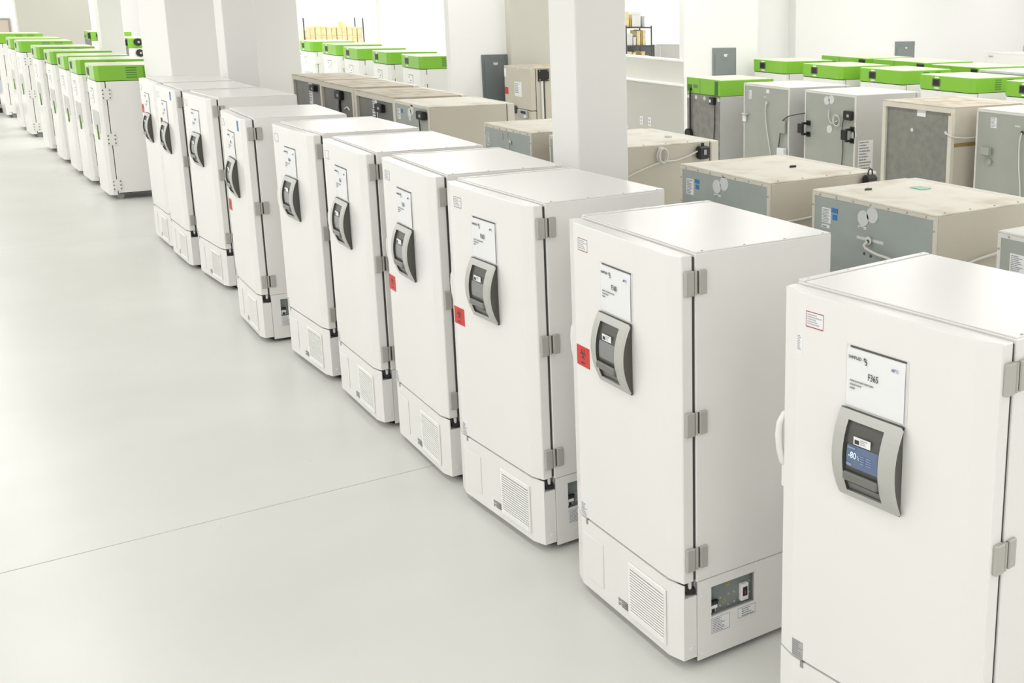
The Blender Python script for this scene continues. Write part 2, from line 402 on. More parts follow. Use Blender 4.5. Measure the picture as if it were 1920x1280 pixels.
    part(t, 'hinge_peg', 'wpeg', lambda b: b.cyl((.045, .026, .395), .010, .04, 'z', 10), 'white')
    part(t, 'plinth', 'wplinth', lambda b: b.box(.05, D-.03, .05, W-.05, .022, .052), 'dark')
    for cx in (.09, D-.09):
        for cy in (.1, W-.1):
            part(t, 'caster', 'wcast', lambda b: b.cyl((0, -.015, .025), .025, .03, 'y', 12), 'black', loc=(cx, cy, 0))
    # base panel details
    if i > 1:
        v = part(bp, 'vent', 'wvent', lambda b: (b.box(FX-.010, FX, .112, .128, .092, .376), b.box(FX-.010, FX, .128, .452, .346, .376), b.box(FX-.010, FX, .128, .452, .092, .116), b.box(FX-.010, FX, .436, .452, .116, .346)), 'whiteslat', .003)
        part(bp, 'vent_shade_backing', 'wvopen', lambda b: b.box(FX-.0012, FX, .127, .437, .114, .348), 'ventshade')  # dark backing plate stands in for the shade between the slats
        for k in range(16):
            part(bp, 'slat', 'wslat', lambda b: b.prismx([(.128, 0), (.436, 0), (.436, .0078), (.128, .0078)], FX-.011, FX), 'whiteslat', .002, loc=(0, 0, .1175+k*.0143))
        part(bp, 'badge', 'wbadge', lambda b: b.box(FX-.003, FX, .474, .530, .098, .138), 'midgrey', .001)
        flat(bp, 'badge_print', bars_mesh('badgep', greek(-.526, .133, .048, .03, 3, 9), 'greymark'), (FX-.0034, 0, 0))
        flat(bp, 'symbol_sticker', bars_mesh('syms', [(-.566, -.552, .118, .136), (-.549, -.537, .121, .136), (-.566, -.556, .094, .112), (-.551, -.538, .10, .115)], 'inkgrey'), (FX-.0006, 0, 0))
        part(bp, 'access_cover', 'wacc', lambda b: b.box(FX-.004, FX, .712, .918, .112, .356), 'white', .003)
    part(bp, 'latch_notch', 'wnotch', lambda b: b.box(FX-.002, FX+.01, .868, .886, .408, .434), 'recess')
    # hinges
    for zc in (1.8545, 1.211, .558):
        h = part(t, 'hinge', 'whinge', lambda b: (b.box(.009, .054, -.017, .006, -.056, .056)), 'hinge', .004, loc=(0, 0, zc), label='grey door hinge')
        part(h, 'hinge_leaf', 'whleaf', lambda b: b.box(.081, .122, -.015, .002, -.054, .054), 'hinge', .004)
        part(h, 'knuckle', 'whkn', lambda b: b.cyl((.064, -.008, -.052), .008, .104, 'z', 10), 'hinge')
        part(h, 'hinge_gap', 'whgap', lambda b: b.box(.0725, .0812, -.004, .001, -.05, .05), 'gasket')
    # handle on the far edge
    part(d, 'handle', 'whandle' if i == 1 else 'whandle2', handle if i == 1 else handle_small, 'white', smooth=True)
    if i == 1: part(d, 'handle_latch', 'wlatch', handle_base, 'white', .006)
    # control panel
    cp = part(t, 'control_panel', 'wbezel', bezel, 'silver', label='silver bowed control panel')
    part(cp, 'bezel_flank', 'wrim', bezel_rim, 'dkgrey')
    part(cp, 'recess_plate', 'winset', inset, 'dkgrey')
    sx = FX-.064+.02
    part(cp, 'display', 'wdisp', lambda b: b.grid([[(FX-bulge(z)+.010, yy, z) for z in (1.388, 1.41, 1.43, 1.452, 1.473)] for yy in (.462, .614)]), 'screenblue' if lit else 'screen')
    part(cp, 'display_edge', 'wdispe', lambda b: b.grid([[(FX-bulge(z)+.0105, yy, z) for z in (1.386, 1.41, 1.43, 1.452, 1.475)] for yy in (.614, .6205)]), 'black')
    part(cp, 'ledge', 'wledge', lambda b: b.box(FX-.064, FX-.045, .454, .624, 1.334, 1.368), 'midgrey', .006)
    part(cp, 'slot', 'wslot', lambda b: b.grid([[(FX-bulge(z)+.011, .456, z), (FX-bulge(z)+.011, .622, z)] for z in (1.318, 1.334)]), 'black')
    part(cp, 'slot_floor', 'wslotf', lambda b: b.grid([[(FX-bulge(z)+.011, .456, z), (FX-bulge(z)+.011, .622, z)] for z in (1.288, 1.316)]), 'midgrey')
    stx = FX-bulge(1.49)+.006
    part(cp, 'sticker', 'wstk', lambda b: b.box(stx, stx+.003, .502, .584, 1.478, 1.508), 'paper')
    part(cp, 'sticker_code', 'wstkc', lambda b: b.box(stx-.0006, stx, .556, .578, 1.482, 1.498), 'ink')
    if i <= 3:
        flat(cp, 'sticker_print', bars_mesh('stkp', greek(-.55, 1.503, .04, .022, 3, 5), 'greymark'), (stx-.0006, 0, 0))
    if lit:
        gx = FX-bulge(1.43)+.0085
        flat(cp, 'reading', text_mesh('-80', .036, 'glyph', 'LEFT', .85), (gx-.001, .604, 1.425))
        flat(cp, 'unit', text_mesh('°c', .021, 'glyph', 'LEFT', .62), (gx-.001, .560, 1.425))
        rows = [(-.608, -.57, 1.461, 1.468)]+[(-.545+.03*(k % 2), -.525+.036*(k % 2), 1.414+.009*(k//2), 1.4175+.009*(k//2)) for k in range(8)]+[(-.612, -.586, 1.394, 1.404)]
        flat(cp, 'screen_lines', bars_mesh('scr', rows, 'screenhi'), (FX-bulge(1.44)+.0075, 0, 0))
    # document sleeve with printed sheet
    sl = part(t, 'document_sleeve', 'wsleeve', lambda b: b.box(FX-.002, FX, .374, .674, 1.595, 1.833), 'sleeve', label='clear sleeve with a printed sheet')
    part(sl, 'sheet', 'wsheet', lambda b: b.grid([[(FX-.0035-.003*(j/4)**2*(1 if k < 3 else .3), .668-.282*j/4, 1.600+.226*k/3) for j in range(5)] for k in range(4)]), 'paper')
    part(sl, 'dark_strip', 'wstrip', lambda b: b.box(FX-.006, FX-.002, .384, .650, 1.824, 1.8305), 'dkgrey')
    px = FX-.0072
    if i <= 7:
        flat(sl, 'logo', text_mesh('SAMPLED', .0165, 'ink', 'LEFT', .95), (px, .658, 1.783))
        flat(sl, 'logo_mark', bars_mesh('sq', [(-.582, -.579, 1.786, 1.797), (-.579, -.572, 1.794, 1.797), (-.573, -.570, 1.785, 1.794), (-.578, -.570, 1.783, 1.786), (-.570, -.567, 1.776, 1.785), (-.577, -.567, 1.772, 1.775)], 'ink'), (px, 0, 0))
        flat(sl, 'temperature', text_mesh('-80°C', .0165, 'inkblue', 'RIGHT', .9), (px-.001, .416, 1.780))
        flat(sl, 'number', text_mesh(code, .036, 'ink', 'LEFT', .72), (px-.001, .560, 1.719))
        flat(sl, 'small_print', bars_mesh('sp', greek(-.648, 1.702, .118, .01, 1, 2, .012)+greek(-.648, 1.688, .085, .01, 1, 4, .012)+greek(-.648, 1.674, .03, .01, 1, 5, .012), 'inkgrey'), (px, 0, 0))
    else:
        flat(sl, 'small_print', bars_mesh('sp2', [(-.66, -.58, 1.783, 1.795), (-.56, -.5, 1.72, 1.74), (-.65, -.55, 1.69, 1.697), (-.65, -.57, 1.675, 1.682)], 'inkgrey'), (px, 0, 0))
    # stickers on the door
    wl = part(d, 'warranty_label', 'wlabel', lambda b: b.box(FX-.0012, FX, .796, .888, 1.849, 1.911), 'paper')
    flat(wl, 'label_border', bars_mesh('wlb', [(-.888, -.796, 1.908, 1.911), (-.888, -.796, 1.849, 1.8525), (-.888, -.8865, 1.849, 1.911), (-.7975, -.796, 1.849, 1.911)], 'crimson' if i < 3 else 'midgrey'), (FX-.0016, 0, 0))
    if i <= 4: flat(wl, 'label_print', bars_mesh('wlp', greek(-.88, 1.901, .075, .045, 5, 8), 'greymark'), (FX-.0016, 0, 0))
    ll = part(d, 'rating_label', 'wrate', lambda b: b.box(FX-.0012, FX, .872, .935, .444, .52), 'greymark' if lit else 'paper')
    flat(ll, 'label_print', bars_mesh('wrp', greek(-.932, .515, .057, .07, 8, 11), 'inkgrey'), (FX-.0016, 0, 0))
    if extra:
        wl2 = part(d, 'small_label', 'wsmall', lambda b: b.box(FX-.0012, FX, .906, .9365, 1.729, 1.812), 'paper')
        flat(wl2, 'label_print', bars_mesh('wsp', greek(-.932, 1.805, .02, .06, 9, 12), 'greymark'), (FX-.0016, 0, 0))
    if bio:
        yb, zb = bio
        st = part(d, 'biohazard_sticker', 'wbio', lambda b: b.box(-.0015, 0, -.065, .065, -.052, .052), 'red', loc=(FX, yb, zb), label='red biohazard sticker')
        flat(st, 'biohazard_symbol', bio_mesh(.036), (-.002, 0, .012))
    if blue:
        yb, zb = blue
        part(d, 'blue_sticker', 'wblue', lambda b: b.box(-.0015, 0, -.032, .032, -.045, .045), 'blue', loc=(FX, yb, zb), label='blue sticker')
    if dblack:
        yb, zb = dblack
        part(d, 'black_tag', 'wblk', lambda b: b.box(-.004, 0, -.04, .04, -.05, .05), 'black', loc=(FX, yb, zb))
    return t
FRZ = [
 (1, .1359, -1.6657, .0808, 'white freezer nearest the camera, blue lit screen reading -80, sign F365', dict(code='F365', lit=True, extra=True)),
 (2, 0, 0, -.0182, 'white freezer second from the camera with red biohazard sticker and exposed switch panel', dict(code='F360', bio=(.868, 1.311))),
 (3, .0295, 1.4307, .0396, 'white freezer third from the camera, red biohazard sticker cut by its left edge', dict(code='F362', bio=(.895, 1.19))),
 (4, -.0058, 2.6344, -.0435, 'white freezer fourth from the camera, red biohazard sticker low on its left edge', dict(code='F363', bio=(.885, 1.145))),
 (5, -.0073, 3.8227, -.0339, 'white freezer fifth from the camera, without coloured stickers, pale sheet above panel', dict(code='F361')),
 (6, .0286, 5.0708, .0193, 'white freezer sixth from the camera, no red sticker, dark strip over its sheet', dict(code='F364')),
 (7, -.1048, 6.4703, -.0529, 'white freezer seventh from the camera with one blue and one red sticker', dict(code='F359', bio=(.88, 1.12), blue=(.20, 1.905))),
 (8, .1097, 8.6011, .0358, 'white freezer eighth from the camera, behind the one with blue and red stickers', dict()),
 (9, .0334, 9.8137, -.0139, 'white freezer ninth from the camera with blue sticker and black tag', dict(blue=(.15, 1.91), dblack=(.78, 1.57))),
 (10, .0739, 10.9865, -.0135, 'farthest of the white upright freezers, next to the green topped row', dict(bio=(.86, 1.62))),
]
for i, x, y, a, lab, kw in FRZ: white_freezer(i, x, y, a, lab, **kw)

# ------------------------------------------------------------------ green topped freezers
GCODE = [0]
def green_freezer(x, y, w_, d_, label, group, h=1.95, face='front', detail=2, yaw=0):
    """front looks to -X; face='back' shows the rear to -X"""
    t = thing('green_top_freezer', label, 'freezer', (x, y, 0), yaw, group)
    k = ('g', round(w_, 2), round(d_, 2), face); ch = .075; cz = h-.22
    def K(n): return k+(n,)
    if face == 'front':
        capP = [(.13, 0), (.045, .0), (0, ch), (0, w_-ch), (.045, w_), (.13, w_)]
        part(t, 'cabinet', K('b'), lambda b: b.box(.12, d_, .004, w_-.004, .10, cz-.008), 'white', .004)
        dd = part(t, 'door', K('d'), lambda b: b.prism([(.11, .004), (.05, .004), (.008, ch), (.008, w_-ch), (.05, w_-.004), (.11, w_-.004)], .07, cz-.012), 'white', .006)
        part(t, 'gasket', K('g'), lambda b: b.box(.109, .121, .01, w_-.01, .1, cz-.02), 'gasket')
        part(t, 'cap_gap', K('cg'), lambda b: b.prism([(d_-.01, .012), (.055, .012), (.018, ch), (.018, w_-ch), (.055, w_-.012), (d_-.01, w_-.012)], cz-.012, cz), 'black')
        cap = part(t, 'cap', K('c'), lambda b: b.prism([(d_, 0), (.045, 0), (0, ch), (0, w_-ch), (.045, w_), (d_, w_)], cz, h-.004), 'green', .006)
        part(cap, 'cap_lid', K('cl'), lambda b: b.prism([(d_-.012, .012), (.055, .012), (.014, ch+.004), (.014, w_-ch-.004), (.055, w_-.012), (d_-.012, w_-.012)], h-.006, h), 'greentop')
        ym = w_*.66
        part(cap, 'display', K('di'), lambda b: b.box(-.006, .004, ym-.085, ym+.085, cz+.055, cz+.17), 'dkgrey', .004)
        part(cap, 'display_glass', K('dg'), lambda b: b.box(-.008, -.005, ym-.06, ym+.06, cz+.07, cz+.155), 'black')
        part(cap, 'cap_label', K('la'), lambda b: b.box(-.003, .002, ym-.05, ym+.03, cz+.178, cz+.2), 'paper')
        part(cap, 'cap_label', K('lb'), lambda b: b.box(-.003, .002, ym-.06, ym+.03, cz+.02, cz+.04), 'paper')
        if detail > 0:
            for c0 in (d_*.42, d_*.66):
                for r in range(5):
                    part(cap, 'vent_slot', K(('v', c0)), lambda b: b.box(c0, c0+.14, -.002, .003, -.006, .006), 'greendark', loc=(0, 0, cz+.045+r*.034))
            for zc in ((1.545, .89, .22)):
                hg = part(t, 'hinge', 'ghinge', lambda b: (b.box(.055, .108, -.012, .006, -.08, .08), b.box(.118, .172, -.012, .006, -.08, .08), b.cyl((.113, -.008, -.085), .007, .17, 'z', 8)), 'white', .002, loc=(0, 0, zc))
                if detail > 1:
                    part(hg, 'screws', 'gscrews', lambda b: [b.cyl((sx, -.012, sz), .011, -.003, 'y', 8) for sx in (.07, .157) for sz in (-.055, 0, .055)], 'midgrey')
        if detail > 0:
            sh = part(dd, 'sheet', K('sh'), lambda b: b.box(.004, .008, w_*.42, w_*.66, 1.38, 1.6), 'paper')
            flat(sh, 'sheet_print', bars_mesh(K('shp'), [(-w_*.66, -w_*.42, 1.592, 1.604), (-w_*.64, -w_*.56, 1.55, 1.565), (-w_*.55, -w_*.49, 1.49, 1.51), (-w_*.64, -w_*.5, 1.45, 1.46), (-w_*.428, -w_*.42, 1.38, 1.6)], 'inkgrey'), (.0035, 0, 0))
            part(dd, 'grey_inlay', K('in'), lambda b: b.box(.004, .009, w_*.14, w_*.72, .98, 1.28), 'lightgrey')
            part(dd, 'handle', K('ha'), lambda b: b.box(-.008, .012, w_*.36, w_*.40, .86, 1.08), 'greenmid', .004)
        for cx in (.16, d_-.12):
            for cy in (.12, w_-.12):
                part(t, 'caster', 'gcast', lambda b: (b.cyl((0, -.02, .045), .045, .04, 'y', 12), b.box(-.03, .03, -.03, .03, .085, .11)), 'greymark', loc=(cx, cy, 0))
        part(t, 'plinth', K('pl'), lambda b: b.box(.14, d_-.05, .05, w_-.05, .085, .105), 'dark')
    else:
        part(t, 'cabinet', K('b'), lambda b: b.box(.006, d_, 0, w_, .10, cz-.004), 'white' if detail < 2 else 'lightgrey', .004)
        part(t, 'back_panel', K('bp'), lambda b: b.box(0, .008, .012, w_-.012, .10, cz-.004), 'concretegrey')
        cap = part(t, 'cap', K('c'), lambda b: b.box(0, d_, 0, w_, cz, h-.004), 'green', .006)
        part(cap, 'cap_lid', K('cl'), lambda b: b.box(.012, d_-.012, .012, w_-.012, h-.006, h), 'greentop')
        part(cap, 'panel_seam', K('se'), lambda b: b.box(-.001, .001, w_*.585, w_*.592, cz+.005, h-.01), 'greendark')
        part(cap, 'socket_recess', K('sr'), lambda b: b.box(-.002, .002, w_*.83, w_*.96, cz+.03, cz+.12), 'greendark')
        part(cap, 'vent_recess', K('vr'), lambda b: b.box(-.002, .002, w_*.06, w_*.16, cz+.01, cz+.20), 'greendark')
        part(cap, 'rating_plate', K('rp'), lambda b: b.box(-.003, .0, w_*.66, w_*.79, cz+.075, cz+.125), 'midgrey')
        for cx in (.16, d_-.12):
            for cy in (.12, w_-.12):
                part(t, 'caster', 'gcast', lambda b: (b.cyl((0, -.02, .045), .045, .04, 'y', 12), b.box(-.03, .03, -.03, .03, .085, .11)), 'greymark', loc=(cx, cy, 0))
        if detail > 1:
            part(t, 'power_cord', K('pc'), lambda b: b.tube([(-.012, w_*.86, cz+.07), (-.03, w_*.84, cz+.02), (-.025, w_*.85, 1.5), (-.025, w_*.85, 1.0), (-.03, w_*.85, .5)], .013, 6), 'black', smooth=True)
            part(t, 'plug', K('pg'), lambda b: b.cyl((-.06, w_*.88, 1.16), .07, .05, 'x', 14), 'black')
            ab = part(t, 'alarm_box', K('ab'), lambda b: b.box(-.05, 0, w_*.12, w_*.25, 1.61, 1.71), 'black', .006)
            part(ab, 'alarm_label', K('al'), lambda b: b.box(-.052, -.05, w_*.19, w_*.235, 1.64, 1.68), 'paper')
            part(ab, 'alarm_wire', K('aw'), lambda b: b.tube([(-.02, w_*.13, 1.62), (-.012, w_*.14, 1.4), (-.012, w_*.17, 1.1), (-.015, w_*.15, .9)], .006, 6), 'black')
            for q in (.95, .71, .46, .05):
                part(t, 'white_tab', ('wt', q, w_), lambda b: b.cyl((-.002, w_*q, cz-.05), .028, .004, 'x', 12), 'patch')
        else:
            part(t, 'alarm_box', K('ab'), lambda b: b.box(-.05, 0, w_*.02, w_*.12, cz+.05, cz+.19), 'black', .006)
    return t
LG = 'green topped freezers along the left aisle'
L = [(15.15, .89, 'green topped freezer beside the white row, whole side with vent slots in view'),
 (16.75, .89, 'green topped freezer in the left row, second behind the white row'),
 (18.0, .91, 'green topped freezer in the left row, third behind the white row'),
 (19.6, .9, 'green topped freezer in the left row, fourth behind the white row'),
 (21.4, .9, 'green topped freezer in the left row, fifth behind the white row'),
 (24.1, .9, 'green topped freezer beyond the gap in the left row, its side with hinges bare'),
 (25.6, .9, 'green topped freezer in the left row, second from its far end'),
 (28.6, .98, 'green topped freezer at the far end of the left row, cut by the left edge')]
for k, (y, w_, lab) in enumerate(L):
    green_freezer(.06, y, w_, .93, lab, LG, detail=2 if k in (0, 5) else 1)
MG = 'green topped freezers behind the older tan ones'
for k, (y, w_, lab) in enumerate([(15.98, .95, 'green topped freezer in the middle row, nearest, vents cut by the white wall'),
 (17.54, .9, 'green topped freezer in the middle row, second from the white wall'), (19.12, .98, 'green topped freezer in the middle row, third from the white wall'),
 (20.88, 1.05, 'green topped freezer in the middle row, fourth from the white wall'), (22.6, .9, 'green topped freezer at the far end of the middle row, under the yellow boxes')]):
    green_freezer(5.13 if k < 3 else 5.28, y, w_, .95, lab, MG, detail=1)
RG = 'green topped freezers in the right block, fronts showing'
for k, (x, y, w_, lab) in enumerate([(10.35, 12.22, .98, 'green topped freezer in the right block, farthest, beside the white wall'),
 (10.3, 10.62, 1.08, 'green topped freezer in the right block, second from the white wall'),
 (10.42, 9.28, 1.06, 'green topped freezer in the right block, third from the white wall'),
 (10.15, 7.5, 1.15, 'green topped freezer in the right block with vent slots on its side in view'),
 (10.3, 5.95, 1.1, 'green topped freezer in the right block cut by the right edge')]):
    green_freezer(x, y, w_, 1.15, lab, RG, detail=1)
BG = 'green topped freezers in the right block, backs showing'
for k, (y, w_, lab) in enumerate([(12.5, 1.33, 'green topped freezer seen from behind, left one of the three in the far right'),
 (10.9, 1.4, 'green topped freezer seen from behind, middle of the three in the far right'), (9.42, 1.12, 'green topped freezer seen from behind, right one of the three in the far right')]):
    t = green_freezer(12.6 if k < 2 else 12.4, y, w_, 1.3, lab, BG, face='back', detail=1)
green_freezer(6.5, 8.82, .82, .93, 'green topped freezer with bare concrete-grey back and black power cord', 'freezers of the third row', face='back', detail=2)
for k, (x, y, lab) in enumerate([(2.10, 29.6, 'small green freezer top with black dial beyond the far-left row'), (2.2, 25.4, 'green freezer top with two black boxes left of the wide white wall')]):
    t = green_freezer(x, y, 1.0, .9, lab, 'freezers far back on the left', face='back', detail=0)
    for q, (xx, zz) in enumerate([(.20, 1.86), (.22, 1.62)][:1+k]):
        part(t, 'black_box', ('dial', q), lambda b: b.cyl((xx, -.04, zz), .085, .04, 'y', 10), 'black')
        part(t, 'dial_plate', ('dialp', q), lambda b: b.cyl((xx+.01, -.043, zz), .025, .005, 'y', 8), 'greymark')

# ------------------------------------------------------------------ older freezers with their backs to the front row
def screws_line(t, pts, key):
    for p in pts:
        part(t, 'screw', 'oscrew', lambda b: b.cyl((0, 0, 0), .006, -.004, 'x', 6), 'greymark', loc=p)
def old_freezer(x, y, w_, d_, label, group, h=1.95, style='flush', body='tan', frame='tanlight', panel='steelblue', top='dirty', yaw=0, screws=False, name='old_freezer'):
    t = thing(name, label, 'freezer', (x, y, 0), yaw, group)
    k = ('o', uq())
    def K(n): return k+(n,)
    part(t, 'cabinet', K('b'), lambda b: b.box(.016 if style == 'flush' else .052, d_-.09, 0, w_, .09, h-.012), body, .004)
    part(t, 'top_panel', K('t'), lambda b: b.box(.0, d_-.09, 0, w_, h-.012, h), top, .004)
    part(t, 'door', K('d'), lambda b: b.box(d_-.08, d_, 0, w_, .12, h-.004), frame if body == 'tan' else body, .008)
    part(t, 'gasket', K('g'), lambda b: b.box(d_-.09, d_-.08, .01, w_-.01, .14, h-.02), 'gasket')
    fz = .022 if style == 'flush' else .055
    dep = .004 if style == 'flush' else .03
    fd = .016 if style == 'flush' else .052
    part(t, 'back_panel', K('p'), lambda b: b.box(dep, fd+.001, fz, w_-fz, .10, h-fz-.01), panel)
    part(t, 'frame_rail', K('r'), lambda b: b.box(0, fd, 0, w_, h-fz-.012, h-.012), frame, .002)
    part(t, 'frame_post', K('q1'), lambda b: b.box(0, fd, 0, fz, .09, h-fz-.012), frame, .002)
    part(t, 'frame_post', K('q2'), lambda b: b.box(0, fd, w_-fz, w_, .09, h-fz-.012), frame, .002)
    for cx in (.12, d_-.15):
        for cy in (.12, w_-.12):
            part(t, 'caster', 'ocast', lambda b: (b.cyl((0, -.02, .045), .045, .04, 'y', 12), b.box(-.03, .03, -.03, .03, .085, .1)), 'black', loc=(cx, cy, 0))
    if screws:
        screws_line(t, [(0, w_*(j+.5)/7, h-.022) for j in range(7)], k)
        screws_line(t, [(0, .011, z) for z in (1.86, 1.7, 1.5)]+[(0, w_-.011, z) for z in (1.86, 1.7, 1.5)], k)
        for j in range(4):
            part(t, 'top_screw', 'tscrew', lambda b: b.cyl((0, 0, 0), .006, .004, 'z', 6), 'greymark', loc=(.08+.2*j, .015, h))
    return t
def decal(t, name, y0, y1, z0, z1, m, lines=0, x=.003, seed=1, nm=None):
    lb = part(t, name, uq(), lambda b: b.box(x-.002, x+.001, y0, y1, z0, z1), m)
    if lines: flat(lb, 'print', bars_mesh(uq(), greek(-y1+.008, z1-.008, (y1-y0)*.8, (z1-z0)*.9, lines, seed), 'inkgrey'), (x-.0028, 0, 0))
    return lb
def disc(t, name, y, z, r, m='patch', x=.003):
    return part(t, name, uq(), lambda b: b.cyl((x-.003, y, z), r, .004, 'x', 20), m)
def wire(t, name, pts, r=.008, m='cable'):
    def smooth(P):
        out = []
        for i in range(len(P)-1):
            p0, p1, p2, p3 = [Vector(P[min(max(j, 0), len(P)-1)]) for j in (i-1, i, i+1, i+2)]
            for s in range(5):
                u = s/5; out.append(.5*((2*p1)+(p2-p0)*u+(2*p0-5*p1+4*p2-p3)*u*u+(3*p1-p0-3*p2+p3)*u**3))
        return out+[Vector(P[-1])]
    return part(t, name, uq(), lambda b: b.tube(smooth(pts), r, 6), m, smooth=True)
def alarm(t, y, z, x=0, w_=.11, h=.1):
    a = part(t, 'alarm_box', uq(), lambda b: b.box(x-.055, x+.003, y-w_/2, y+w_/2, z-h/2, z+h/2), 'black', .01)
    part(a, 'alarm_label', uq(), lambda b: b.box(x-.057, x-.055, y-w_*.3, y-w_*.02, z-h*.15, z+h*.15), 'greymark')
    return a
OG = 'older freezers standing back to back with the front row'
# a: cut by the right edge
t = old_freezer(1.67, -1.35, 1.04, .9, 'older freezer with white frame and grey back at the right edge', OG, frame='offwhite', body='offwhite', panel='steelgrey', top='offwhite', screws=True)
decal(t, 'rating_label', .86, .955, 1.76, 1.85, 'paper', 9, seed=21)
# b
t = old_freezer(1.71, .15, 1.02, .87, 'tan freezer with two white round patches and cable gland, green tape on top', OG, screws=True)
decal(t, 'rating_label', .85, .93, 1.765, 1.855, 'paper', 9, seed=22); decal(t, 'barcode_label', .86, .93, 1.735, 1.755, 'paper', 1, seed=4)
decal(t, 'blue_sticker', .79, .845, 1.835, 1.862, 'blue'); decal(t, 'blue_sticker', .795, .835, 1.793, 1.825, 'blue')
disc(t, 'white_patch', .57, 1.843, .046); disc(t, 'white_patch', .495, 1.872, .046)
decal(t, 'name_label', .54, .61, 1.78, 1.797, 'patch', 1, seed=3); decal(t, 'tape_strip', .40, .62, 1.718, 1.735, 'patch')
disc(t, 'cable_gland', .508, 1.725, .024, 'cable', x=-.01); disc(t, 'gland_hole', .508, 1.721, .011, 'dkgrey', x=-.014)
wire(t, 'power_cable', [(-.015, .508, 1.72), (-.03, .52, 1.69), (-.03, .42, 1.665), (-.03, .30, 1.655), (-.03, .1, 1.60)], .009)
wire(t, 'side_cable', [(-.02, -.02, 1.60), (.1, -.015, 1.62), (.3, -.015, 1.665), (.6, -.03, 1.7)], .009)
for q, zz in ((.555, 1.64), (.50, 1.635)): disc(t, 'screw', q, zz, .008, 'dkgrey')
part(t, 'green_tape', uq(), lambda b: b.box(.52, .60, .62, .72, 1.951, 1.955), 'taped')
part(t, 'tape_scrap', uq(), lambda b: b.prism([(.22, .80), (.27, .79), (.26, .82)], 1.951, 1.962), 'dkgrey')
# c
t = old_freezer(1.64, 1.5, .98, .91, 'tan freezer with blue-grey back, two round patches and black device on its side', OG, screws=True)
decal(t, 'rating_label', .825, .91, 1.755, 1.86, 'paper', 9, seed=23)
decal(t, 'blue_sticker', .76, .81, 1.84, 1.866, 'blue'); decal(t, 'blue_sticker', .765, .80, 1.80, 1.83, 'blue')
disc(t, 'white_patch', .555, 1.85, .046); disc(t, 'white_patch', .475, 1.878, .046); decal(t, 'name_label', .51, .59, 1.785, 1.80, 'patch', 1, seed=3)
a = part(t, 'alarm_box', uq(), lambda b: b.box(.76, .875, -.06, 0, 1.84, 1.935), 'black', .02)
part(a, 'carry_loop', uq(), lambda b: b.tube([(.80, -.03, 1.935), (.805, -.03, 1.965), (.82, -.03, 1.975), (.835, -.03, 1.965), (.84, -.03, 1.935)], .005, 6), 'black')
part(a, 'alarm_label', uq(), lambda b: b.box(.78, .86, -.062, -.06, 1.875, 1.895), 'greymark')
wire(t, 'side_cable', [(.1, -.012, 1.69), (.3, -.015, 1.70), (.45, -.02, 1.72), (.6, -.03, 1.78), (.72, -.03, 1.85)], .008)
part(t, 'black_clip', uq(), lambda b: b.prism([(.5, .42), (.55, .41), (.53, .435)], 1.951, 1.964), 'black')
# d: mostly behind the column
t = old_freezer(1.66, 3.42, 1.0, .97, 'tan freezer behind the near column with coiled white cable on its side', OG, screws=True)
part(t, 'cable_hook', uq(), lambda b: b.box(.40, .44, -.02, 0, 1.905, 1.93), 'paper', .003)
for q in (0, .012):
    wire(t, 'cable_coil', [(.42+.038*math.sin(2*math.pi*j/12)+q, -.02-q, 1.865+.055*math.cos(2*math.pi*j/12)) for j in range(13)], .007)
wire(t, 'side_cable', [(.1, -.012, 1.72), (.25, -.015, 1.77), (.42, -.02, 1.815), (.55, -.02, 1.82), (.66, -.02, 1.845), (.75, -.03, 1.88)], .007)
a = part(t, 'alarm_box', uq(), lambda b: b.box(.745, .845, -.06, 0, 1.815, 1.915), 'black', .012)
part(a, 'antenna', uq(), lambda b: b.box(.785, .80, -.04, -.02, 1.915, 1.94), 'black')
part(a, 'alarm_label', uq(), lambda b: b.box(.785, .81, -.062, -.06, 1.85, 1.89), 'greymark')
part(t, 'white_scrap', uq(), lambda b: b.cyl((.72, .35, 1.951), .03, .012, 'z', 10), 'patch')
# e
t = old_freezer(1.6, 4.62, .9, .93, 'tan freezer with blue-grey back just left of the near column', OG, screws=True)
decal(t, 'rating_label', .80, .86, 1.76, 1.87, 'patch', 7, seed=24); decal(t, 'grey_sticker', .53, .60, 1.83, 1.895, 'steelgrey'); decal(t, 'grey_sticker', .43, .50, 1.86, 1.91, 'steelgrey')
disc(t, 'cable_gland', .38, 1.83, .018, 'cable', x=-.006); wire(t, 'thin_wire', [(-.012, .38, 1.83), (-.012, .38, 1.76), (-.012, .37, 1.6)], .004, 'greymark')
# f
t = old_freezer(1.73, 7.1, .92, .92, 'tan freezer with blue-grey back, plain tan side and black alarm box', OG, panel='steelgrey', screws=False)
decal(t, 'rating_label', .76, .84, 1.76, 1.87, 'paper', 7, seed=25); decal(t, 'blue_sticker', .69, .74, 1.83, 1.87, 'blue'); disc(t, 'white_patch', .50, 1.845, .05); disc(t, 'white_patch', .43, 1.885, .05); decal(t, 'name_label', .47, .53, 1.77, 1.795, 'patch')
alarm(t, .12, 1.855, w_=.16, h=.085); wire(t, 'alarm_wire', [(-.02, .2, 1.82), (-.012, .21, 1.7), (-.012, .215, 1.5)], .006, 'black')
